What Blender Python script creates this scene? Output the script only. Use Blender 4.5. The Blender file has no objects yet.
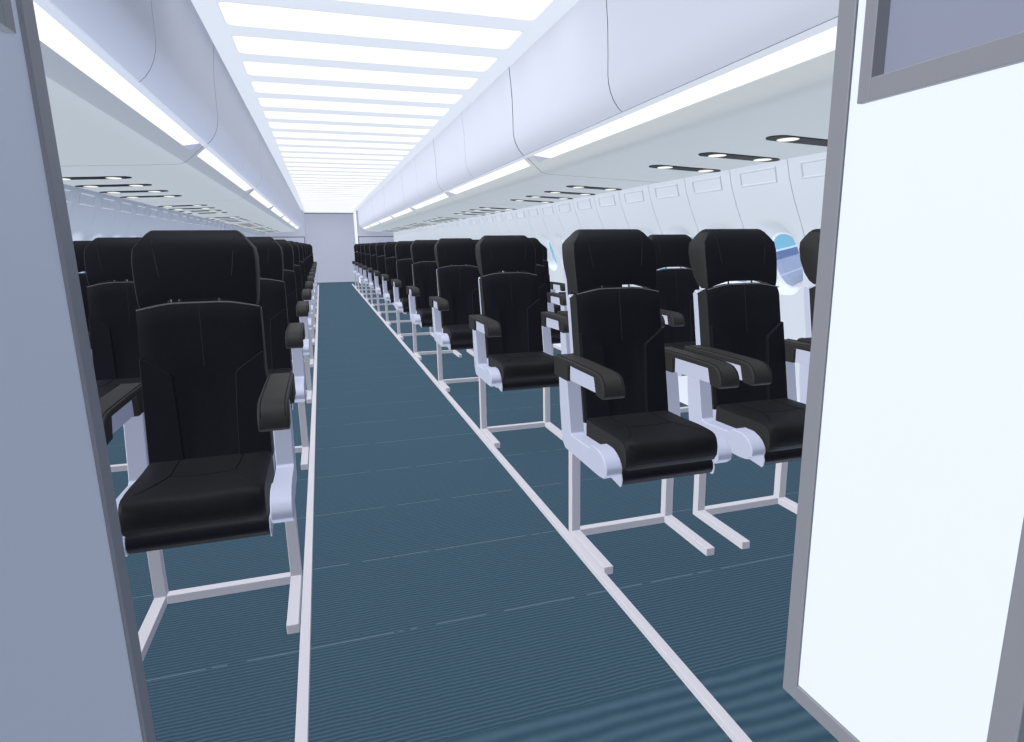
import bpy, bmesh, math
from mathutils import Vector, Matrix
D = bpy.data; SC = bpy.context.scene; COL = SC.collection
YS = 1.0785                    # all lengths along the aisle below are in units of this many metres
XC = .339                      # centre line of the cabin; the camera stands left of it
H = 1.1

# ------------------------------------------------------------------ materials
def lin(c):
    return tuple(((v/255)/12.92 if v <= 10 else (((v/255)+.055)/1.055)**2.4) for v in c)
def mat(name, col, rough=.6, spec=.3, metal=0.):
    m = D.materials.new(name); m.use_nodes = True
    b = m.node_tree.nodes['Principled BSDF']
    b.inputs['Base Color'].default_value = (*col, 1); b.inputs['Roughness'].default_value = rough
    b.inputs['Specular IOR Level'].default_value = spec; b.inputs['Metallic'].default_value = metal
    return m
def noisy(m, scale, amount, bump=0., coord='Object'):
    """gentle procedural mottling of the base colour plus an optional fine bump"""
    t = m.node_tree; b = t.nodes['Principled BSDF']; c = b.inputs['Base Color'].default_value[:]
    tc = t.nodes.new('ShaderNodeTexCoord'); n = t.nodes.new('ShaderNodeTexNoise')
    n.inputs['Scale'].default_value = scale; n.inputs['Detail'].default_value = 3
    t.links.new(tc.outputs[coord], n.inputs['Vector'])
    mx = t.nodes.new('ShaderNodeMix'); mx.data_type = 'RGBA'
    mx.inputs['A'].default_value = (*[v*(1-amount) for v in c[:3]], 1)
    mx.inputs['B'].default_value = (*[min(1, v*(1+amount)) for v in c[:3]], 1)
    t.links.new(n.outputs['Fac'], mx.inputs['Factor']); t.links.new(mx.outputs['Result'], b.inputs['Base Color'])
    if bump:
        bp = t.nodes.new('ShaderNodeBump'); bp.inputs['Strength'].default_value = bump; bp.inputs['Distance'].default_value = .002
        t.links.new(n.outputs['Fac'], bp.inputs['Height']); t.links.new(bp.outputs['Normal'], b.inputs['Normal'])
    return m
def emit(name, col, s):
    m = D.materials.new(name); m.use_nodes = True; t = m.node_tree
    t.nodes.remove(t.nodes['Principled BSDF']); e = t.nodes.new('ShaderNodeEmission')
    e.inputs['Color'].default_value = (*col, 1); e.inputs['Strength'].default_value = s
    t.links.new(e.outputs[0], t.nodes['Material Output'].inputs[0]); return m

M = {}
M['white']   = noisy(mat('white_panel_plastic', (.80, .82, .86), .55, .25), 3, .01)
M['bin']     = noisy(mat('bin_door_plastic', (.62, .645, .73), .5, .25), 3, .01)
M['under']   = noisy(mat('bin_underside_plastic', (.60, .625, .62), .6, .2), 3, .01)
M['band']    = noisy(mat('bin_trough_baked_shade', (.46, .475, .49), .6, .2), 3, .01)  # darker tone carries the baked shade of the slanted trough faces
M['wall']    = noisy(mat('wall_lining', (.65, .69, .745), .6, .2), 4, .01)
M['seam']    = mat('panel_gap_shade', (.20, .21, .25), .8, .1)  # dark colour stands in for the shade inside bin gaps
M['joint']   = mat('wall_joint', (.40, .42, .47), .8, .1)  # darker colour stands in for shade in the wall grooves
M['ceil']    = mat('ceiling_lining', (.92, .93, .94), .6, .2)
M['end']     = noisy(mat('end_wall_lining', (.84, .86, .97), .7, .15), 2, .01)
M['trim']    = noisy(mat('grey_metal_trim', (.255, .260, .285), .5, .3), 6, .03)
M['niche']   = noisy(mat('grey_blue_panel', (.27, .29, .37), .5, .3), 3, .03)
M['closet']  = noisy(mat('partition_laminate', (.88, .925, 1.0), .55, .25), 2, .01)
M['leather'] = noisy(mat('black_leather', (.0080, .0084, .0108), .55, .08), 60, .2, .15)
M['leatherside'] = noisy(mat('charcoal_side_fabric', (.021, .0205, .0195), .7, .2), 60, .15, .1)
M['piping']  = mat('charcoal_piping', (.045, .044, .045), .5, .3)
M['seatcloth'] = noisy(mat('black_cushion_cover', (.0118, .0118, .0128), .6, .08), 60, .2, .1)
M['stitch']  = mat('charcoal_stitching', (.014, .014, .0145), .65, .1)
M['groove']  = mat('black_stitch_groove', (.006, .006, .007), .7, .1)
M['pad']     = noisy(mat('charcoal_armrest_pad', (.030, .0285, .0275), .6, .12), 70, .15, .1)
M['lilac']   = noisy(mat('pale_lilac_plastic', (.525, .550, .665), .5, .25), 10, .01)
M['metal']   = noisy(mat('pale_painted_metal', (.64, .62, .65), .5, .3), 12, .02)
M['slot']    = mat('dark_slot_plastic', (.009, .009, .012), .5, .12)
M['glow']    = emit('ceiling_diffuser', (1, 1, 1), 1.08)
M['strip']   = emit('bin_light_diffuser', (1, 1, .98), 1.1)
M['lamp']    = emit('reading_lamp_lens', (1, 1, .95), 1.05)
M['wing']    = noisy(mat('wing_skin', (.40, .345, .40), .5, .3), 1, .03)
M['wingdk']  = noisy(mat('wing_flap_skin', (.145, .14, .23), .5, .3), 1, .03)
M['wingedge']= mat('wing_edge_white', (.75, .76, .85), .5, .3)
M['backpanel'] = mat('wing_line_pale', (.66, .60, .66), .5, .3)

def glass():
    m = D.materials.new('window_glass'); m.use_nodes = True; t = m.node_tree
    t.nodes.remove(t.nodes['Principled BSDF'])
    tr = t.nodes.new('ShaderNodeBsdfTransparent'); tr.inputs[0].default_value = (.93, .96, .98, 1)
    g = t.nodes.new('ShaderNodeBsdfGlossy'); g.inputs['Roughness'].default_value = .05
    mx = t.nodes.new('ShaderNodeMixShader'); mx.inputs[0].default_value = .04
    t.links.new(tr.outputs[0], mx.inputs[1]); t.links.new(g.outputs[0], mx.inputs[2])
    t.links.new(mx.outputs[0], t.nodes['Material Output'].inputs[0]); return m
M['glass'] = glass()

def carpet(name, rib, base, dark, seam):
    """ribbed carpet tiles: ribs run across the aisle, a thin pale joint every .44 m"""
    m = D.materials.new(name); m.use_nodes = True; t = m.node_tree; N = t.nodes; L = t.links
    b = N['Principled BSDF']; b.inputs['Roughness'].default_value = .9; b.inputs['Specular IOR Level'].default_value = .1
    tc = N.new('ShaderNodeTexCoord'); sp = N.new('ShaderNodeSeparateXYZ'); L.new(tc.outputs['Object'], sp.inputs[0])
    def math_(op, a, bv=None):
        n = N.new('ShaderNodeMath'); n.operation = op
        for i, v in enumerate((a, bv)):
            if v is None: continue
            if isinstance(v, (int, float)): n.inputs[i].default_value = v
            else: L.new(v, n.inputs[i])
        return n.outputs[0]
    nz = N.new('ShaderNodeTexNoise'); nz.inputs['Scale'].default_value = 1/rib/6; nz.inputs['Detail'].default_value = 4
    L.new(tc.outputs['Object'], nz.inputs['Vector'])
    wob = math_('MULTIPLY', nz.outputs['Fac'], rib*.9)
    yy = math_('ADD', sp.outputs['Y'], wob)
    s = math_('SINE', math_('MULTIPLY', yy, 2*math.pi/rib))
    s01 = math_('MULTIPLY_ADD', s, .5); s01.node.inputs[2].default_value = .5
    n2 = N.new('ShaderNodeTexNoise'); n2.inputs['Scale'].default_value = 1/rib*.9; n2.inputs['Detail'].default_value = 2
    L.new(tc.outputs['Object'], n2.inputs['Vector'])
    fac = math_('ADD', math_('MULTIPLY', s01, .7), math_('MULTIPLY', n2.outputs['Fac'], .3))
    mx = N.new('ShaderNodeMix'); mx.data_type = 'RGBA'; L.new(fac, mx.inputs['Factor'])
    mx.inputs['A'].default_value = (*dark, 1); mx.inputs['B'].default_value = (*base, 1)
    res = mx.outputs['Result']
    if seam:
        fr = math_('FRACT', math_('DIVIDE', math_('ADD', sp.outputs['Y'], -1.7175+47.55), .4755))
        line = math_('LESS_THAN', fr, .0075)
        brk = math_('GREATER_THAN', nz.outputs['Fac'], .43)
        l2 = math_('MULTIPLY', math_('MULTIPLY', line, brk), .55)
        m2 = N.new('ShaderNodeMix'); m2.data_type = 'RGBA'; L.new(l2, m2.inputs['Factor']); L.new(res, m2.inputs['A'])
        m2.inputs['B'].default_value = (.22, .30, .33, 1); res = m2.outputs['Result']
    L.new(res, b.inputs['Base Color'])
    bp = N.new('ShaderNodeBump'); bp.inputs['Strength'].default_value = .35; bp.inputs['Distance'].default_value = rib*.2
    L.new(s01, bp.inputs['Height']); L.new(bp.outputs['Normal'], b.inputs['Normal'])
    return m
M['carpet'] = carpet('ribbed_blue_carpet', .0135, (.067, .119, .156), (.025, .056, .083), True)
M['carpetwide'] = carpet('wide_ribbed_blue_carpet', .046, (.071, .128, .165), (.028, .063, .092), False)

# ------------------------------------------------------------------ mesh helpers
def link(name, bm, m, parent=None, smooth=True, angle=35, bevel=0., seg=2, loc=None, recalc=True):
    for v in bm.verts: v.co.y *= YS
    if recalc: bmesh.ops.recalc_face_normals(bm, faces=bm.faces[:])
    me = D.meshes.new(name); 
    if smooth:
        for f in bm.faces: f.smooth = True
        for e in bm.edges:
            if len(e.link_faces) == 2 and e.calc_face_angle(0) > math.radians(angle): e.smooth = False
    bm.to_mesh(me); bm.free()
    for mm in (m if isinstance(m, (list, tuple)) else [m]): me.materials.append(mm)
    o = D.objects.new(name, me); COL.objects.link(o)
    if parent: o.parent = parent
    if loc: o.location = (loc[0], loc[1]*YS, loc[2])
    if bevel:
        b = o.modifiers.new('bevel', 'BEVEL'); b.width = bevel; b.segments = seg; b.limit_method = 'ANGLE'
        b.angle_limit = math.radians(40); b.harden_normals = True
    return o
def box(bm, x0, x1, y0, y1, z0, z1, mi=0):
    v = [bm.verts.new((x, y, z)) for x in (x0, x1) for y in (y0, y1) for z in (z0, z1)]
    for q in ((0,1,3,2), (4,6,7,5), (0,4,5,1), (2,3,7,6), (0,2,6,4), (1,5,7,3)):
        f = bm.faces.new([v[i] for i in q]); f.material_index = mi
    return v
def prism(bm, prof, a0, a1, axis='x', mi=0, caps=True):
    """profile extruded along an axis: for 'x' the profile is (y,z), for 'y' it is (x,z)"""
    def P(p, a): return (a, p[0], p[1]) if axis == 'x' else (p[0], a, p[1])
    A = [bm.verts.new(P(p, a0)) for p in prof]; B = [bm.verts.new(P(p, a1)) for p in prof]
    n = len(prof)
    for i in range(n):
        f = bm.faces.new((A[i], A[(i+1) % n], B[(i+1) % n], B[i])); f.material_index = mi
    if caps:
        for ring in (A, B):
            f = bm.faces.new(ring); f.material_index = mi
def loft(bm, rings, closed=True, caps=True, mi=0):
    R = [[bm.verts.new(p) for p in r] for r in rings]; n = len(R[0])
    for a, b in zip(R, R[1:]):
        for i in range(n if closed else n-1):
            f = bm.faces.new((a[i], a[(i+1) % n], b[(i+1) % n], b[i])); f.material_index = mi
    if caps:
        bm.faces.new(R[0]).material_index = mi; bm.faces.new(R[-1]).material_index = mi
def tube(bm, pts, r, n=6):
    pts = [Vector(p) for p in pts]; rings = []
    for i, p in enumerate(pts):
        d = (pts[min(i+1, len(pts)-1)] - pts[max(i-1, 0)]).normalized()
        u = d.cross(Vector((0, 0, 1)) if abs(d.z) < .9 else Vector((1, 0, 0))).normalized(); w = d.cross(u)
        rings.append([p + (u*math.cos(2*math.pi*k/n) + w*math.sin(2*math.pi*k/n))*r for k in range(n)])
    loft(bm, rings)
def empty(name, loc=(0, 0, 0)):
    o = D.objects.new(name, None); COL.objects.link(o); o.location = (loc[0], loc[1]*YS, loc[2]); o.empty_display_size = .1; return o
def tag(o, label=None, cat=None, group=None, kind=None):
    for k, v in (('label', label), ('category', cat), ('group', group), ('kind', kind)):
        if v: o[k] = v
    return o
def BM(): return bmesh.new()
def arc(cx, cz, r, a0, a1, n):
    return [(cx + r*math.cos(math.radians(a0+(a1-a0)*i/n)), cz + r*math.sin(math.radians(a0+(a1-a0)*i/n))) for i in range(n+1)]
def children(o): return [c for c in D.objects if c.parent == o]

ORD = ['first', 'second', 'third', 'fourth', 'fifth', 'sixth', 'seventh', 'eighth', 'ninth', 'tenth', 'eleventh', 'twelfth',
       'thirteenth', 'fourteenth', 'fifteenth', 'sixteenth', 'seventeenth', 'eighteenth', 'nineteenth', 'twentieth']
def ordinal(n):                                                     # n from 1
    tens = ['', '', 'twenty', 'thirty', 'forty', 'fifty']
    if n <= 20: return ORD[n-1]
    if n % 10 == 0: return tens[n//10][:-1] + 'ieth'
    return tens[n//10] + '-' + ORD[n % 10 - 1]

# ------------------------------------------------------------------ the shell
Y_FRONT, Y_PART, Y_BACK, Y_END = -1.6, 1.067, 18.28, 19.67
ZC = 2.087
bm = BM(); box(bm, XC-2.1, XC+2.1, 1.163, Y_END+.15, -.06, 0, 0); box(bm, XC-2.1, XC+2.1, Y_FRONT-.1, 1.163, -.06, 0, 1)
tag(link('floor', bm, [M['carpet'], M['carpetwide']], smooth=False), kind='structure')

# ceiling lining with rectangular holes for the light panels
SL0, SLP, SLW, SLN = 2.955, .4265, .287, 39
slots = [SL0 + SLP*k for k in range(-1, SLN-1)]
slots = [y for y in slots if y + SLW < 19.2]
SX = .662
bm = BM()
def rect(bm, x0, x1, y0, y1, z): return bm.faces.new([bm.verts.new(p) for p in ((x0, y0, z), (x1, y0, z), (x1, y1, z), (x0, y1, z))])
ys = [Y_FRONT-.1] + [v for y in slots for v in (y, y+SLW)] + [Y_END+.1]
for i in range(0, len(ys), 2): box(bm, XC-SX, XC+SX, ys[i], ys[i+1], ZC, ZC+.03)
for s in (-1, 1):
    a, b = sorted((XC+s*SX, XC+s*2.1)); box(bm, a, b, Y_FRONT-.1, Y_END+.1, ZC, ZC+.03)
box(bm, XC-2.1, XC+2.1, Y_FRONT-.1, Y_END+.1, ZC+.06, ZC+.1)
tag(link('ceiling', bm, M['ceil'], smooth=False), kind='structure')

def rounded_rect(x0, x1, y0, y1, r, n=4):
    out = []
    for cx, cy, a in ((x1-r, y1-r, 0), (x0+r, y1-r, 90), (x0+r, y0+r, 180), (x1-r, y0+r, 270)):
        out += [(cx + r*math.cos(math.radians(a+90*i/n)), cy + r*math.sin(math.radians(a+90*i/n))) for i in range(n+1)]
    return out
def slab_ring(bm, outer, inner, z0, z1):
    n = len(outer); V = [[bm.verts.new((*p, z)) for p in ring] for ring, z in ((outer, z0), (inner, z0), (inner, z1), (outer, z1))]
    for k in range(4):
        a, b = V[k], V[(k+1) % 4]
        for i in range(n): bm.faces.new((a[i], a[(i+1) % n], b[(i+1) % n], b[i]))
proto = None
for i, y in enumerate(slots):
    if proto is None:
        proto = empty('ceiling_light')
        bm = BM(); r = rounded_rect(-SX+.004, SX-.004, .003, SLW-.003, .03)
        A = [bm.verts.new((*p, -.001)) for p in r]; B = [bm.verts.new((*p, .02)) for p in r]
        for k in range(len(A)): bm.faces.new((A[k], A[(k+1) % len(A)], B[(k+1) % len(A)], B[k]))
        bm.faces.new(A); bm.faces.new(B)
        link('diffuser', bm, M['glow'], proto)
        bm = BM(); sq = []
        for (x, yy) in r: sq.append((x, yy))
        o_ = []                                                    # outer outline: the square hole edge, same number of points
        for (x, yy) in r:
            cx = max(min(x*1.2, SX-.001), -SX+.001); cy = SLW/2 + max(min((yy-SLW/2)*1.2, SLW/2-.001), -SLW/2+.001); o_.append((cx, cy))
        slab_ring(bm, o_, r, -.0005, .02)
        link('frame', bm, M['ceil'], proto, smooth=False); o = proto
    else:
        o = proto.copy(); COL.objects.link(o)
        for c in children(proto): d = c.copy(); COL.objects.link(d); d.parent = o
    o.location = (XC, y*YS, ZC)
    last = i == len(slots)-1
    tag(o, ('glowing white ceiling light panel above the aisle, farthest from the viewer' if last else
        'glowing white ceiling light panel above the aisle, %s from the near end' % ordinal(i+1)), 'ceiling light', 'ceiling light panels above the aisle')

# curved side walls, one lining panel per .4265 m, each with a window pocket
PROF = [(0, 1.985), (.18, 2.035), (.38, 2.058), (.58, 2.05), (.76, 2.015), (.90, 1.975), (1.04, 1.925), (1.184, 1.865), (1.29, 1.815), (1.392, 1.777), (1.478, 1.757), (1.64, 1.753), (ZC+.04, 1.75)]
def dxw(z):
    for (z0, d0), (z1, d1) in zip(PROF, PROF[1:]):
        if z <= z1: return d0 + (d1-d0)*(z-z0)/(z1-z0)
    return PROF[-1][1]
PP = .4245; PS0 = 2.847                                             # seam spacing and one seam
WZ, WRY, WRZ = 1.000, .118, .147                                    # window centre height and pane half sizes
k0 = math.floor((Y_FRONT-PS0)/PP); k1 = math.ceil((Y_END-PS0)/PP)
NW = 40
def oval(ry, rz, n=NW, p=2.5):
    out = []
    for i in range(n):
        a = 2*math.pi*i/n; c, s = math.cos(a), math.sin(a)
        out.append((ry*math.copysign(abs(c)**(2/p), c), rz*math.copysign(abs(s)**(2/p), s)))
    return out
def wall_panel(bm, s, y0, y1):
    g = .0022; a, b = y0+g, y1-g; yc = (y0+y1)/2; yw = yc+.012
    def P(y, z, d=0): return (XC + s*(dxw(z)+d), y, z)
    zl, zh = .77, 1.235
    zs = [z for z, _ in PROF]
    for band in ([z for z in zs if z < zl] + [zl], [zh] + [z for z in zs if z > zh]):
        cols = [(bm.verts.new(P(a, z)), bm.verts.new(P(b, z))) for z in band]
        for (p, q), (r, t) in zip(cols, cols[1:]): bm.faces.new((p, q, t, r))
    # window zone: rectangle -> pocket rim -> pane seat
    outer = []
    hy, hz = (b-a)/2, (zh-zl)/2; zc = (zh+zl)/2
    for i in range(NW):
        t = 2*math.pi*i/NW; c, sn = math.cos(t), math.sin(t)
        k = min(hy/abs(c) if abs(c) > 1e-6 else 9, hz/abs(sn) if abs(sn) > 1e-6 else 9)
        outer.append((yc+c*k, zc+sn*k))
    # make sure the four corners are hit
    for cy, cz in ((a, zl), (b, zl), (b, zh), (a, zh)):
        j = min(range(NW), key=lambda q: (outer[q][0]-cy)**2 + (outer[q][1]-cz)**2); outer[j] = (cy, cz)
    rings = [[P(y, z) for y, z in outer]]
    # an extra ring on the curved surface keeps the panel shape true
    rim = [(yw+y, WZ+.012+z) for y, z in oval(WRY+.045, WRZ+.045)]
    mid = [((o[0]+r[0])/2, (o[1]+r[1])/2) for o, r in zip(outer, rim)]
    rings.append([P(y, z) for y, z in mid]); rings.append([P(y, z) for y, z in rim])
    for ry, rz, d in ((.037, .037, .006), (.024, .022, .024), (.006, .006, .060), (.0, .0, .066), (.0, .0, .080)):
        rings.append([P(yw+y, WZ+(.012*(ry/.045))+z, d) for y, z in oval(WRY+ry, WRZ+rz)])
    V = [[bm.verts.new(p) for p in r] for r in rings]
    for A, B in zip(V, V[1:]):
        for i in range(NW): bm.faces.new((A[i], A[(i+1) % NW], B[(i+1) % NW], B[i]))
    # embossed plaque near the top of the panel
    for (p0, p1, q0, q1, d) in ((yc-.134, yc+.134, 1.378, 1.454, -.008),):
        loops = []
        for m_, dd in ((0, .001), (.003, d), (.008, d), (.011, -.0006)):
            loops.append([bm.verts.new(P(y, z, dd)) for y, z in ((p0+m_, q0+m_), (p1-m_, q0+m_), (p1-m_, q1-m_), (p0+m_, q1-m_))])
        for A, B in zip(loops, loops[1:]):
            for i in range(4): bm.faces.new((A[i], A[(i+1) % 4], B[(i+1) % 4], B[i]))
        bm.faces.new(loops[-1])
    # panel edges turned outwards
    for y in (a, b):
        zz = zs
        for z0, z1 in zip(zz, zz[1:]):
            bm.faces.new([bm.verts.new(P(y, z, d)) for z, d in ((z0, 0), (z1, 0), (z1, .012), (z0, .012))])
wn = 0
def strip_back(bm, s, y):                                          # backing painted dark as the shade inside each panel joint
    zs = [z for z, _ in PROF]
    for z0, z1 in zip(zs, zs[1:]):
        bm.faces.new([bm.verts.new((XC+s*(dxw(z)+.012), yy, z)) for yy, z in ((y-.006, z0), (y+.006, z0), (y+.006, z1), (y-.006, z1))]).material_index = 1
for s, side in ((-1, 'left'), (1, 'right')):
    bm = BM()
    for k in range(k0, k1):
        wall_panel(bm, s, PS0+PP*k, PS0+PP*(k+1)); strip_back(bm, s, PS0+PP*k)
    w = link('wall_'+side, bm, [M['wall'], M['joint']], angle=28)
    tag(w, kind='structure')
    fm = pm = None
    for k in range(k0, k1):
        yc = PS0+PP*(k+.5)
        if yc < 1.2 or yc > 18.0: continue
        wn += 1
        if fm is None:
            bm = BM(); A = oval(WRY+.001, WRZ+.001); B = oval(WRY-.008, WRZ-.008)
            R = [[(s*(dxw(WZ+z)+d), y, WZ+z) for y, z in ring] for ring, d in ((A, .066), (B, .068), (B, .078), (A, .078))]
            V = [[bm.verts.new(p) for p in r] for r in R]
            for q in range(4):
                a_, b_ = V[q], V[(q+1) % 4]
                for i in range(NW): bm.faces.new((a_[i], a_[(i+1) % NW], b_[(i+1) % NW], b_[i]))
            fo = link('window_%d' % wn, bm, M['white']); fm = fo.data
            bm = BM(); C_ = oval(WRY-.0075, WRZ-.0075)
            F = [bm.verts.new((s*(dxw(WZ+z)+.071), y, WZ+z)) for y, z in C_]; G = [bm.verts.new((s*(dxw(WZ+z)+.075), y, WZ+z)) for y, z in C_]
            bm.faces.new(F); bm.faces.new(G)
            for i in range(NW): bm.faces.new((F[i], F[(i+1) % NW], G[(i+1) % NW], G[i]))
            po = link('pane', bm, M['glass'], fo); pm = po.data
        else:
            fo = D.objects.new('window_%d' % wn, fm); COL.objects.link(fo)
            po = D.objects.new('pane', pm); COL.objects.link(po); po.parent = fo
        fo.location = (XC, (yc+.012)*YS, 0); tag(fo, kind='structure')

# walls behind the viewer and at the far end
bm = BM(); box(bm, XC-2.1, XC+2.1, Y_FRONT-.1, Y_FRONT, 0, ZC+.03); tag(link('wall_front', bm, M['end'], smooth=False), kind='structure')
bm = BM(); box(bm, XC-2.1, XC+2.1, Y_END, Y_END+.1, 0, ZC+.03); tag(link('wall_back', bm, M['end'], smooth=False), kind='structure')
bm = BM(); box(bm, XC-.712, XC+.712, Y_END-.02, Y_END, ZC-.03, ZC-.001)
tag(link('trim_1', bm, M['trim'], smooth=False), kind='structure')

# far partitions either side of the aisle
PX = .712
for s, side in ((-1, 'left'), (1, 'right')):
    o = empty('partition', (XC+s*PX, Y_BACK, 0))
    tag(o, 'pale grey-blue %s partition with dark framed panel at far aisle end' % side, 'partition', 'partitions at the far end')
    def X(a, b): return sorted((s*a, s*b))
    bm = BM(); a, b = X(0, 1.02); box(bm, a, b, .012, Y_END-Y_BACK-.004, .001, ZC-.002); link('body', bm, M['end'], o, smooth=False)
    bm = BM()
    a, b = X(.012, 1.02); box(bm, a, b, 0, .012, 1.342, 1.370)
    a, b = X(.012, .036); box(bm, a, b, 0, .012, .002, 1.342)
    link('frame', bm, M['trim'], o, smooth=False, bevel=.002)
    bm = BM(); a, b = X(.036, 1.02); box(bm, a, b, .006, .012, .03, 1.342); link('panel', bm, M['end'], o, smooth=False)
    bm = BM(); a, b = X(.0, .010); box(bm, a, b, -.004, .012, .002, ZC-.003); link('edge_trim', bm, M['white'], o, smooth=False)

# near partitions (closets): grey framed white face towards the aisle, recessed box above
CY0, CY1 = .556, 1.060
for s, side, CX, B1, BZ in ((-1, 'left', .683, .969, 1.362), (1, 'right', .675, .988, 1.359)):
    o = empty('partition', (XC+s*CX, CY0, 0))
    tag(o, ('shaded blue-grey framed partition at the left picture edge' if s < 0 else
            'bright white framed partition at the right picture edge with recessed box above'), 'partition', 'near partitions flanking the aisle')
    def bx(bm, a, b, y0, y1, z0, z1):
        p, q = sorted((s*a, s*b)); box(bm, p, q, y0-CY0, y1-CY0, z0, z1)
    T = ZC-.002; FW = .044; B0 = .60
    bm = BM()
    bx(bm, .03, 1.28, CY0+.004, CY1-.004, .001, T)                 # core
    bx(bm, .006, .03, CY0+FW, CY1-FW, .044, BZ)                    # face below the box
    bx(bm, .006, .03, B1, CY1-FW, BZ, T-.05); bx(bm, .006, .03, CY0+FW, B0, BZ, T-.05)
    bx(bm, .006, .03, B0, B1, 1.86, T-.05)
    link('face_panel', bm, M['closet'], o, smooth=False)
    bm = BM()
    bx(bm, 0, .03, CY1-FW, CY1, .002, T); bx(bm, 0, .03, CY0, CY0+FW, .002, T)
    bx(bm, 0, .03, CY0+FW, CY1-FW, .002, .044); bx(bm, 0, .03, CY0+FW, CY1-FW, T-.05, T)
    link('frame', bm, M['trim'], o, smooth=False, bevel=.003)
    bm = BM()
    fw = .028
    bx(bm, -.006, .03, B1-fw, B1, BZ, 1.86); bx(bm, -.006, .03, B0, B0+fw, BZ, 1.86)
    bx(bm, -.006, .03, B0+fw, B1-fw, BZ, BZ+.041); bx(bm, -.006, .03, B0+fw, B1-fw, 1.82, 1.86)
    bxo = link('box_frame', bm, M['trim'], o, smooth=False, bevel=.002)
    bm = BM(); bx(bm, .024, .03, B0+fw, B1-fw, BZ+.041, 1.82); link('recessed_panel', bm, M['niche'], o, smooth=False)

# aisle floor rails
for s, side in ((-1, 'left'), (1, 'right')):
    bm = BM(); a, b = sorted((XC+s*.4535, XC+s*.4805)); 
    pr = [(a, .0), (b, .0), (b, .0195), (b-.0008, .020), (a+.0008, .020), (a, .0195)]
    prism(bm, pr, .10, 18.26, 'y')
    tag(link('floor_rail', bm, M['metal'], angle=20), 'pale grey metal rail on the carpet along the %s seat rows' % side, 'rail', 'aisle floor rails')

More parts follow.
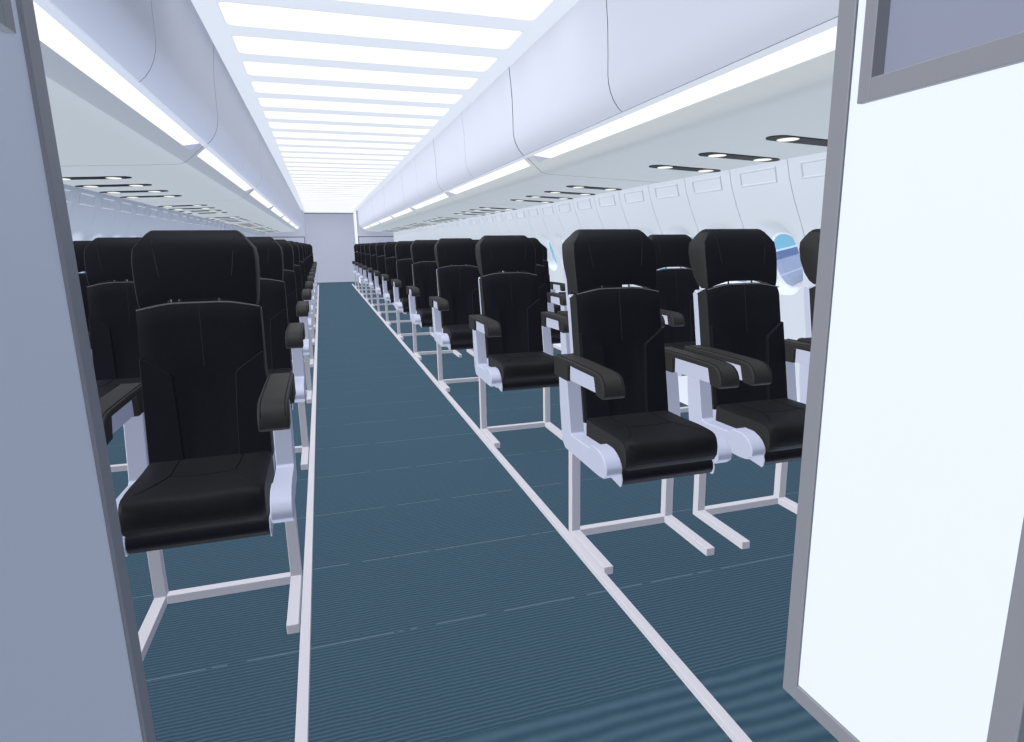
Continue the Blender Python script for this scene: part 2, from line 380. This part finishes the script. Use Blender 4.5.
# ------------------------------------------------------------------ overhead bins
BL = 2.453; NB = 7
ZB = 2.0712
def bin_proto(s):
    o = empty('overhead_bin')
    def X(p): return [(s*x, z) for x, z in p]
    g = .004
    body = [(.775, ZB-.001), (.790, 1.90), (.793, 1.721), (.803, 1.668), (.846, 1.590), (.856, 1.584), (.9005, 1.544), (.930, 1.5165), (.949, 1.503), (.975, 1.4945), (1.01, 1.4905),
            (1.20, 1.4824), (1.45, 1.4717), (1.746, 1.459), (1.746, 1.60), (1.746, ZB-.001)]
    bm = BM()
    U, A_, R_ = (.856, 1.584), (.9005, 1.544), (.955, 1.584)
    y0s, y1s = .060, BL-.095
    top = body[:5] + [U]; bot = [A_] + body[7:]
    full = body[:5] + [U, A_] + body[7:]
    notch = body[:5] + [U, R_, A_] + body[7:]
    prism(bm, X(full), g, y0s, 'y'); prism(bm, X(notch), y0s, y1s, 'y'); prism(bm, X(full), y1s, BL-g, 'y')
    for f in bm.faces:                                             # gap shade painted on the joint faces between doors and units
        c = f.calc_center_median(); f.normal_update()
        if (abs(c.x) < .83 and c.z < ZB-.01) or (abs(f.normal.y) > .9 and (c.y < g*2 or c.y > BL-g*2)): f.material_index = 1
        elif f.normal.z < -.3 and abs(c.x) < .96: f.material_index = 2  # slanted faces get the painted trough shade
    # drop the double faces between the three runs so only the notch ends stay
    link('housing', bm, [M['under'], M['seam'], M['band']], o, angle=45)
    for j in range(2):
        bm = BM()
        y0, y1 = (g*1.5 if j == 0 else BL/2+.0025), (BL/2-.0025 if j == 0 else BL-g*1.5)
        out = [(.757, ZB-.0015), (.765, 1.99), (.772, 1.90), (.7745, 1.80), (.775, 1.725), (.778, 1.695), (.786, 1.665), (.800, 1.635), (.818, 1.610), (.836, 1.594)]
        inn = [(.844, 1.5945), (.828, 1.6185), (.810, 1.6455), (.799, 1.670), (.791, 1.721), (.788, 1.90), (.774, ZB-.0015)]
        prism(bm, X(out+inn), y0, y1, 'y')
        for f in bm.faces:
            f.normal_update()
            if abs(f.normal.y) > .9: f.material_index = 1  # door ends painted with the gap shade
        link('door', bm, [M['bin'], M['seam']], o, angle=30, bevel=.0025, seg=2)
    bm = BM()                                                      # thin lip under the doors
    prism(bm, X([(.834, 1.589), (.845, 1.5885), (.857, 1.5815), (.852, 1.5775)]), g, BL-g, 'y'); link('door_lip', bm, M['white'], o, smooth=False)
    bm = BM()                                                      # light strip lens filling the notch, with its far end cut back
    e = .0012
    u, a, r = (.858, 1.5825), (.9010, 1.5452), (.953, 1.5825)
    A0 = [bm.verts.new((s*p[0], y0s+e, p[1])) for p in (u, a, r)]
    B0 = [bm.verts.new((s*p[0], y1s-e-d, p[1])) for p, d in ((u, 0), (a, .17), (r, .17))]
    for i in range(3): bm.faces.new((A0[i], A0[(i+1) % 3], B0[(i+1) % 3], B0[i]))
    bm.faces.new(A0); bm.faces.new(B0)
    link('light_strip', bm, M['strip'], o, smooth=False)
    bm = BM()                                                      # lilac end cap of the strip
    A0 = [bm.verts.new((s*p[0], y1s-e-d, p[1])) for p, d in (((.8585, 1.5822), -.0002), ((.9008, 1.5455), .169), ((.9525, 1.5822), .169))]
    B0 = [bm.verts.new((s*p[0], y1s-.0006, p[1])) for p in ((.8585, 1.5822), (.9008, 1.5455), (.9525, 1.5822))]
    for i in range(3): bm.faces.new((A0[i], A0[(i+1) % 3], B0[(i+1) % 3], B0[i]))
    bm.faces.new(A0); bm.faces.new(B0)
    link('strip_end_cap', bm, M['lilac'], o, smooth=False)
    slope = -(1.4905-1.459)/(1.746-1.01)
    def zu(x): return 1.4905 + slope*(x-1.01)
    for j in range(4):
        yc = .512+.442*j; x0, x1, r = 1.318, 1.735, .05
        pts = [(x1-r+r*math.cos(t), yc+r*math.sin(t)) for t in [math.radians(-90+180*i/10) for i in range(11)]] + \
              [(x0+r-r*math.cos(t), yc-r*math.sin(t)) for t in [math.radians(-90+180*i/10) for i in range(11)]]
        bm = BM()
        A = [bm.verts.new((s*x, y, zu(x)-.004)) for x, y in pts]; B = [bm.verts.new((s*x, y, zu(x)+.001)) for x, y in pts]
        bm.faces.new(A); bm.faces.new(B)
        for i in range(len(A)): bm.faces.new((A[i], A[(i+1) % len(A)], B[(i+1) % len(A)], B[i]))
        p = link('reading_light_panel', bm, M['slot'], o, smooth=False)
        for lx in (1.408, 1.655):
            bm = BM(); n = 20; rr = .040
            rings = [[(s*(lx+q*math.cos(2*math.pi*i/n)), yc+q*1.05*math.sin(2*math.pi*i/n), zu(lx)-h) for i in range(n)] for q, h in ((rr, .0035), (rr, .005), (rr*.8, .006), (rr*.4, .0065))]
            loft(bm, rings); link('lamp', bm, M['lamp'], p)
    return o
def copy_tree(o, parent=None):
    c = o.copy(); COL.objects.link(c)
    if parent: c.parent = parent
    for ch in children(o): copy_tree(ch, c)
    return c
for s, side in ((-1, 'left'), (1, 'right')):
    p = bin_proto(s)
    for k in range(NB):
        o = p if k == 0 else copy_tree(p)
        o.location = (XC, (Y_PART+BL*k)*YS, .0155)
        tag(o, 'white overhead bin with glowing light strip above %s seats, %s from the front' % (side, ORD[k]), 'overhead bin', 'overhead bins along the cabin')

# ------------------------------------------------------------------ seats
def sides(bm):                                                      # side gussets are a lighter charcoal fabric
    for f in bm.faces:
        f.normal_update()
        if abs(f.normal.x) > .75: f.material_index = 1
    return bm
def seat_proto():
    o = empty('passenger_seat')
    W = .17
    def back_y(z): return .262 + (z-.45)*.178
    # legs: upright post with a floor runner towards the front, one mesh each
    for s in (-1, 1):
        a, b = sorted((s*.217, s*.183)); bm = BM()
        prism(bm, [(0, .0005), (.312, .0005), (.312, .356), (.278, .356), (.278, .029), (0, .029)], a, b, 'x')
        link('leg', bm, M['metal'], o, smooth=False, bevel=.0015, seg=1)
    bm = BM(); box(bm, -.1825, .1825, .280, .310, .0006, .029); link('crossbar', bm, M['metal'], o, smooth=False, bevel=.0015, seg=1)
    # side frames
    for s in (-1, 1):
        def ex(prof, x0, x1, bm): a, b = sorted((s*x0, s*x1)); prism(bm, prof, a, b, 'x')
        bm = BM()
        col = [(.298, .622), (.374, .622), (.366, .52), (.348, .40), (.334, .368), (.312, .352), (.03, .348), (-.008, .352), (.004, .385), (.05, .405), (.09, .424), (.18, .421), (.250, .419), (.260, .425), (.264, .44)]
        ex(col, .176, .230, bm)
        link('side_frame', bm, M['lilac'], o, angle=25, bevel=.003, seg=1)
        bm = BM()                                                  # rounded knuckle at the front of the frame
        kn = [(.092, .4255), (.066, .4425), (.020, .4425), (-.006, .434), (-.026, .421), (-.040, .403), (-.044, .390), (-.041, .374), (-.017, .356), (.03, .358), (.07, .385)]
        ex(kn, .178, .235, bm)
        link('knuckle', bm, M['lilac'], o, angle=30, bevel=.003, seg=1)
        bm = BM()                                                  # pan end plate below
        ex([(-.030, .330), (-.022, .322), (-.010, .324), (.22, .349), (.22, .376), (-.024, .376), (-.034, .350)], .1716, .1750, bm)
        link('pan_end', bm, M['lilac'], o, angle=30)
        # armrest: lilac core inside a dark wrapped pad
        bm = BM(); ex([(.012, .629), (.297, .6235), (.297, .6825), (.028, .6825)], .186, .236, bm)
        link('armrest_core', bm, M['lilac'], o, smooth=False, bevel=.002, seg=1)
        bm = BM()
        pad = [(.374, .622), (.376, .690), (.370, .699), (.20, .7015), (.03, .700), (.0, .697), (-.018, .690), (-.032, .678), (-.041, .662), (-.045, .645), (-.044, .630), (-.036, .6235), (.014, .627), (.030, .6815), (.249, .6815), (.249, .622)]
        ex(pad, .1715, .2490, bm)
        pd = link('armrest_pad', bm, M['pad'], o, angle=30, bevel=.006, seg=2)
        bm = BM()
        for x in (.180, .2405):
            tube(bm, [(s*x, y, z+.0008) for y, z in ((.36, .7), (.20, .7015), (.03, .700), (.0, .697), (-.018, .690), (-.032, .678), (-.041, .662))], .0014, 5)
        link('stitching', bm, M['groove'], pd)
    # seat pan / apron and cushion
    bm = BM()
    ap = [(-.012, .3235), (-.024, .330), (-.032, .345), (-.031, .362), (-.024, .374), (-.010, .379), (.28, .379), (.28, .352), (.02, .335), (.004, .327)]
    prism(bm, ap, -.1715, .1715, 'x'); link('apron', bm, M['leather'], o, angle=40, bevel=.004, seg=2)
    bm = BM()
    sec = [(.255, .392), (.255, .478), (.20, .4775), (.13, .4785), (.07, .4815), (.015, .4815), (-.020, .4795), (-.0365, .475), (-.0465, .465), (-.053, .448), (-.0555, .425), (-.0545, .400), (-.044, .384), (-.02, .381), (.24, .381)]
    xs = [-.170, -.160, -.12, -.085, -.04, 0, .04, .085, .12, .160, .170]
    rings = []
    for x in xs:
        e = abs(x)/.17
        r = []
        for (y, z) in sec:
            zz = z; yy = y
            if z > .44:
                crown = -.004*max(0, 1-(abs(x)/.085)**2) if abs(x) < .085 and y < .20 else 0   # shallow dish between the bolsters
                zz += crown
            if abs(x) >= .165:
                yy = yy + (.006 if y < 0 else 0); zz = z - (.006 if z > .44 else -.003)
            r.append((x, yy, zz))
        rings.append(r)
    loft(bm, rings)
    cu = link('cushion', sides(bm), [M['seatcloth'], M['leatherside']], o, angle=38)
    bm = BM()
    zt = .4795
    for s in (-1, 1):
        tube(bm, [(s*.086, .25, .478), (s*.086, .17, .478), (s*.083, .112, zt+.0005), (s*.094, .070, zt+.002), (s*.112, .030, zt+.0022), (s*.140, -.008, .4785), (s*.164, -.028, .470)], .0026, 6)
    tube(bm, [(x, .107 - .006*(1-(x/.083)**2), zt-.0028+.003*(x/.083)**2) for x in [-.083+.0166*i for i in range(11)]], .0020, 6)
    tube(bm, [(-.158+.0316*i, -.0545, .404) for i in range(11)], .0016, 5)
    link('seam', bm, M['groove'], cu)
    # backrest cushion
    bm = BM()
    zs = [.455, .50, .60, .70, .74, .80, .86, .90, .925]
    NX = 13
    def ztop(x): return .940 - .018*min(1, max(0, (abs(x)-.07)/.10))**1.3
    rings = []
    for i in range(NX):
        x = -W + 2*W*i/(NX-1); e = 1-min(1, (W-abs(x))/.012)
        fr = []
        for z in zs:
            zz = .455 + (z-.455)*(ztop(x)-.455)/(.925-.455)
            y = back_y(zz) + .006*e
            if z == zs[-1]: y += .010
            if .455 < z < .73 and abs(x) < .075: y += .008                       # lower centre sits back a little
            fr.append((x, y, zz))
        bk = [(x, back_y(p[2])+.074-.004*e, p[2]-(.022 if p is fr[-1] else 0)) for p in reversed(fr)]
        rings.append(fr+bk)
    loft(bm, rings)
    ba = link('backrest', sides(bm), [M['leather'], M['leatherside']], o, angle=38)
    for s in (-1, 1):                                              # raised side bolsters
        bm = BM()
        poly = [(.169, .470), (.076, .470), (.080, .60), (.086, .722), (.092, .732), (.165, .783), (.169, .78)]
        F = [bm.verts.new((s*x, back_y(z)-.016+(.004 if x > .16 else 0), z)) for x, z in poly]; B = [bm.verts.new((s*x, back_y(z)+.012, z)) for x, z in poly]
        bm.faces.new(F); bm.faces.new(B)
        for i in range(len(F)): bm.faces.new((F[i], F[(i+1) % len(F)], B[(i+1) % len(F)], B[i]))
        bo = link('side_bolster', bm, M['leather'], ba, smooth=False, bevel=.012, seg=2)
    bm = BM()
    tube(bm, [(x, back_y(ztop(x))+.004, ztop(x)-.003) for x in [-.168+.028*i for i in range(13)]], .0022, 5)
    link('piping', bm, M['piping'], ba)
    bm = BM(); tube(bm, [(0, back_y(z)-.0002, z) for z in (.745, .82, .90, .932)], .0009, 4); link('seam', bm, M['stitch'], ba)
    # plastic shell behind the cushion, reaching down to the side frames
    bm = BM()
    sh = [(back_y(.44)+.0765, .440), (back_y(.60)+.0765, .60), (back_y(.905)+.0765, .905), (back_y(.915)+.092, .915), (back_y(.90)+.110, .90), (back_y(.60)+.112, .60), (back_y(.44)+.114, .43), (.300, .3815), (.285, .3815), (.285, .392)]
    prism(bm, sh, -.1665, .1665, 'x'); link('back_shell', bm, M['lilac'], o, angle=30, bevel=.005, seg=1)
    # headrest
    bm = BM()
    def hb(x): return .9485 - .027*min(1, max(0, (abs(x)-.07)/.09))**1.3
    HT = 1.152
    lv = [(0, .161, .354, .410), (.06, .164, .353, .432), (.20, .1665, .356, .460), (.42, .169, .364, .485), (.62, .1695, .373, .497), (.76, .166, .382, .499), (.86, .1475, .393, .495), (.935, .1325, .405, .487), (.985, .122, .417, .477), (1., .116, .428, .467)]
    ux = [-1, -.985, -.90, -.70, -.45, -.2, 0, .2, .45, .70, .90, .985, 1]
    rings = []
    for t, w, yf, yb in lv:
        fr, bk = [], []
        for u in ux:
            x = u*w; zb = hb(x) if t < .9 else .953
            z = zb + (HT-zb)*t
            edge = .0045 if abs(u) == 1 else (.0008 if abs(u) == .985 else 0)
            fr.append((x, yf+edge+.004*u*u, z)); bk.append((x, yb-edge-.006*u*u, z))
        rings.append(fr + bk[::-1])
    loft(bm, rings, caps=False)
    bm.verts.ensure_lookup_table(); nu = len(ux)
    for base in (0, (len(lv)-1)*2*nu):                             # closing strips top and bottom follow the arch
        for q in range(nu-1): bm.faces.new([bm.verts[base+v] for v in (q, q+1, 2*nu-2-q, 2*nu-1-q)])
    he = link('headrest', sides(bm), [M['leather'], M['leatherside']], o, angle=40)
    def hy(zt_):
        t = (zt_-.953)/(HT-.953)
        for (t0, _, y0, _), (t1, _, y1, _) in zip(lv, lv[1:]):
            if t <= t1: return y0 + (y1-y0)*(t-t0)/(t1-t0)
        return lv[-1][2]
    for s in (-1, 1):
        bm = BM(); tube(bm, [(s*x, hy(z)+.0015, z) for x, z in ((.112, 1.132), (.111, 1.11), (.107, 1.08), (.102, 1.04), (.098, 1.015))], .0013, 5)
        link('seam', bm, M['stitch'], he)
    for s in (-1, 1):
        bm = BM(); tube(bm, [(s*.055, back_y(.90)+.030, .92), (s*.055, back_y(.96)+.026, .965)], .0035, 8); link('headrest_stem', bm, M['piping'], o)
    # dark tray / pocket panel on the rear of the shell
    bm = BM(); pts = [(back_y(z)+.1135, z) for z in (.47, .86)] + [(back_y(z)+.120, z) for z in (.86, .47)]
    prism(bm, pts, -.145, .145, 'x'); link('rear_pocket', bm, M['pad'], o, smooth=False, bevel=.002, seg=1)
    return o
P0 = seat_proto()
ROW0, ROWP, NR = 1.680, 1.3715, 12
first = True
for k in range(NR):
    for s, side in ((-1, 'left'), (1, 'right')):
        for j, place in enumerate(('aisle', 'middle', 'window')):
            o = P0 if first else copy_tree(P0); first = False
            o.location = (XC + s*(.7017 + .5501*j), (ROW0 + ROWP*k)*YS, 0)
            which = 'front' if k == 0 else ('rearmost' if k == NR-1 else ORD[k])
            tag(o, 'black padded seat with pale lilac frame, %s row %s of the aisle, %s place' % (which, side, place), 'seat', 'rows of passenger seats')

# ------------------------------------------------------------------ aircraft wing outside the right windows
bm = BM()
def LN(p, q): m_ = (q[1]-p[1])/(q[0]-p[0]); return lambda x: p[1]+m_*(x-p[0])
lines = [LN((3.236, 3.970), (4.212, 4.925)), LN((3.759, 4.680), (5.035, 5.914)), LN((7.236, 9.068), (11.093, 13.198)), LN((13.111, 16.540), (26.519, 31.702)), LN((16.460, 20.809), (40.678, 48.647))]
WT = .80                                                           # height of the wing's upper skin
wing = empty('aircraft_wing', (2.6, 4., WT)); tag(wing, 'swept grey-violet aircraft wing seen outside the right side windows', 'wing')
x0, x1 = 2.45, 42.
def wpart(name, f0, f1, m, t0, t1, sh0=0, sh1=0):
    bm = BM(); rings = []
    for x in (x0, x1):
        a, b = f0(x)+sh0, f1(x)+sh1
        rings.append([(x-2.6, y/YS-4., z) for y, z in ((a, 0), (b, 0), (b, -t1), (a, -t0))])
    loft(bm, rings); link(name, bm, m, wing, smooth=False)
wpart('leading_edge', lines[0], lines[1], M['wing'], .05, .20)
wpart('panel_joint', lines[1], lambda x: lines[1](x)+.012*x, M['backpanel'], .20, .20, .001, .001)
wpart('wing_box', lambda x: lines[1](x)+.012*x, lines[2], M['wing'], .22, .22, .002, -.001)
wpart('flap', lines[2], lines[3], M['wingdk'], .18, .08, .001, -.001)
wpart('trailing_edge', lines[3], lines[4], M['wingedge'], .08, .03, .001, 0)

# ------------------------------------------------------------------ world, lamps, camera
w = D.worlds.new('sky'); SC.world = w; w.use_nodes = True; t = w.node_tree; N = t.nodes
bg = N['Background']; tc = N.new('ShaderNodeTexCoord'); sp = N.new('ShaderNodeSeparateXYZ'); cr = N.new('ShaderNodeValToRGB')
mp = N.new('ShaderNodeMapRange'); mp.inputs['From Min'].default_value = -.25; mp.inputs['From Max'].default_value = .75
t.links.new(tc.outputs['Generated'], sp.inputs[0]); t.links.new(sp.outputs['Z'], mp.inputs['Value']); t.links.new(mp.outputs['Result'], cr.inputs['Fac'])
cr.color_ramp.elements[0].position = 0; cr.color_ramp.elements[0].color = (.86, .95, .92, 1)
cr.color_ramp.elements[1].position = 1; cr.color_ramp.elements[1].color = (.10, .30, .62, 1)
for p_, c_ in ((.165, (.80, .90, .90, 1)), (.215, (.30, .64, .86, 1)), (.30, (.22, .55, .80, 1))):
    e = cr.color_ramp.elements.new(p_); e.color = c_
t.links.new(cr.outputs['Color'], bg.inputs['Color']); bg.inputs['Strength'].default_value = 1.0

def sun(name, d, s, col=(1, 1, 1), ang=10):
    l = D.lights.new(name, 'SUN'); l.energy = s; l.color = col; l.angle = math.radians(ang); l.use_shadow = False
    try: l.cycles.cast_shadow = False
    except Exception: pass
    o = D.objects.new(name, l); COL.objects.link(o); o.location = (XC, 5, 1.8)
    o.rotation_euler = Vector(d).to_track_quat('-Z', 'Y').to_euler(); return o
SUNS = [('sun_from_left', (1, .1, -.30), 3.55, (.90, .93, 1.0)),
        ('fill_from_front', (0, 1, 0), .66, (.72, .80, 1.0)),  # from here down: unseen shadowless fill lamps, added as ambient light
        ('fill_from_right', (-.6, .1, .8), 1.88, (.68, .77, 1.0)),
        ('fill_from_above', (0, .1, -1), 2.45, (.86, .89, 1.0)),
        ('fill_from_below', (0, .1, 1), 1.68, (.94, .98, 1.0))]
for a in SUNS: sun(*a)

cam = D.cameras.new('camera'); co = D.objects.new('camera', cam); COL.objects.link(co); SC.camera = co
F_PX = 640.30; cam.sensor_fit = 'HORIZONTAL'; cam.sensor_width = 36; cam.lens = F_PX/1024*36; cam.shift_x = -31.77/1024; cam.shift_y = 16.63/1024; cam.clip_start = .02; cam.clip_end = 500
yaw, pit, rol = (math.radians(a) for a in (18.7211, 12.6471, -.5694))
Fv = Vector((math.sin(yaw)*math.cos(pit), math.cos(yaw)*math.cos(pit), -math.sin(pit)))
Rv = Vector((math.cos(yaw), -math.sin(yaw), 0)); Uv = Rv.cross(Fv)
R2 = Rv*math.cos(rol) + Uv*math.sin(rol); U2 = -Rv*math.sin(rol) + Uv*math.cos(rol)
co.matrix_world = Matrix(((R2.x, U2.x, -Fv.x, 0), (R2.y, U2.y, -Fv.y, 0), (R2.z, U2.z, -Fv.z, H), (0, 0, 0, 1)))

vs = SC.view_settings; SC.display_settings.display_device = 'sRGB'
vs.view_transform = 'Standard'; vs.look = 'None'; vs.exposure = 0; vs.gamma = 1; vs.use_curve_mapping = False
SC.cycles.diffuse_bounces = 0; SC.cycles.max_bounces = 6; SC.cycles.transparent_max_bounces = 12
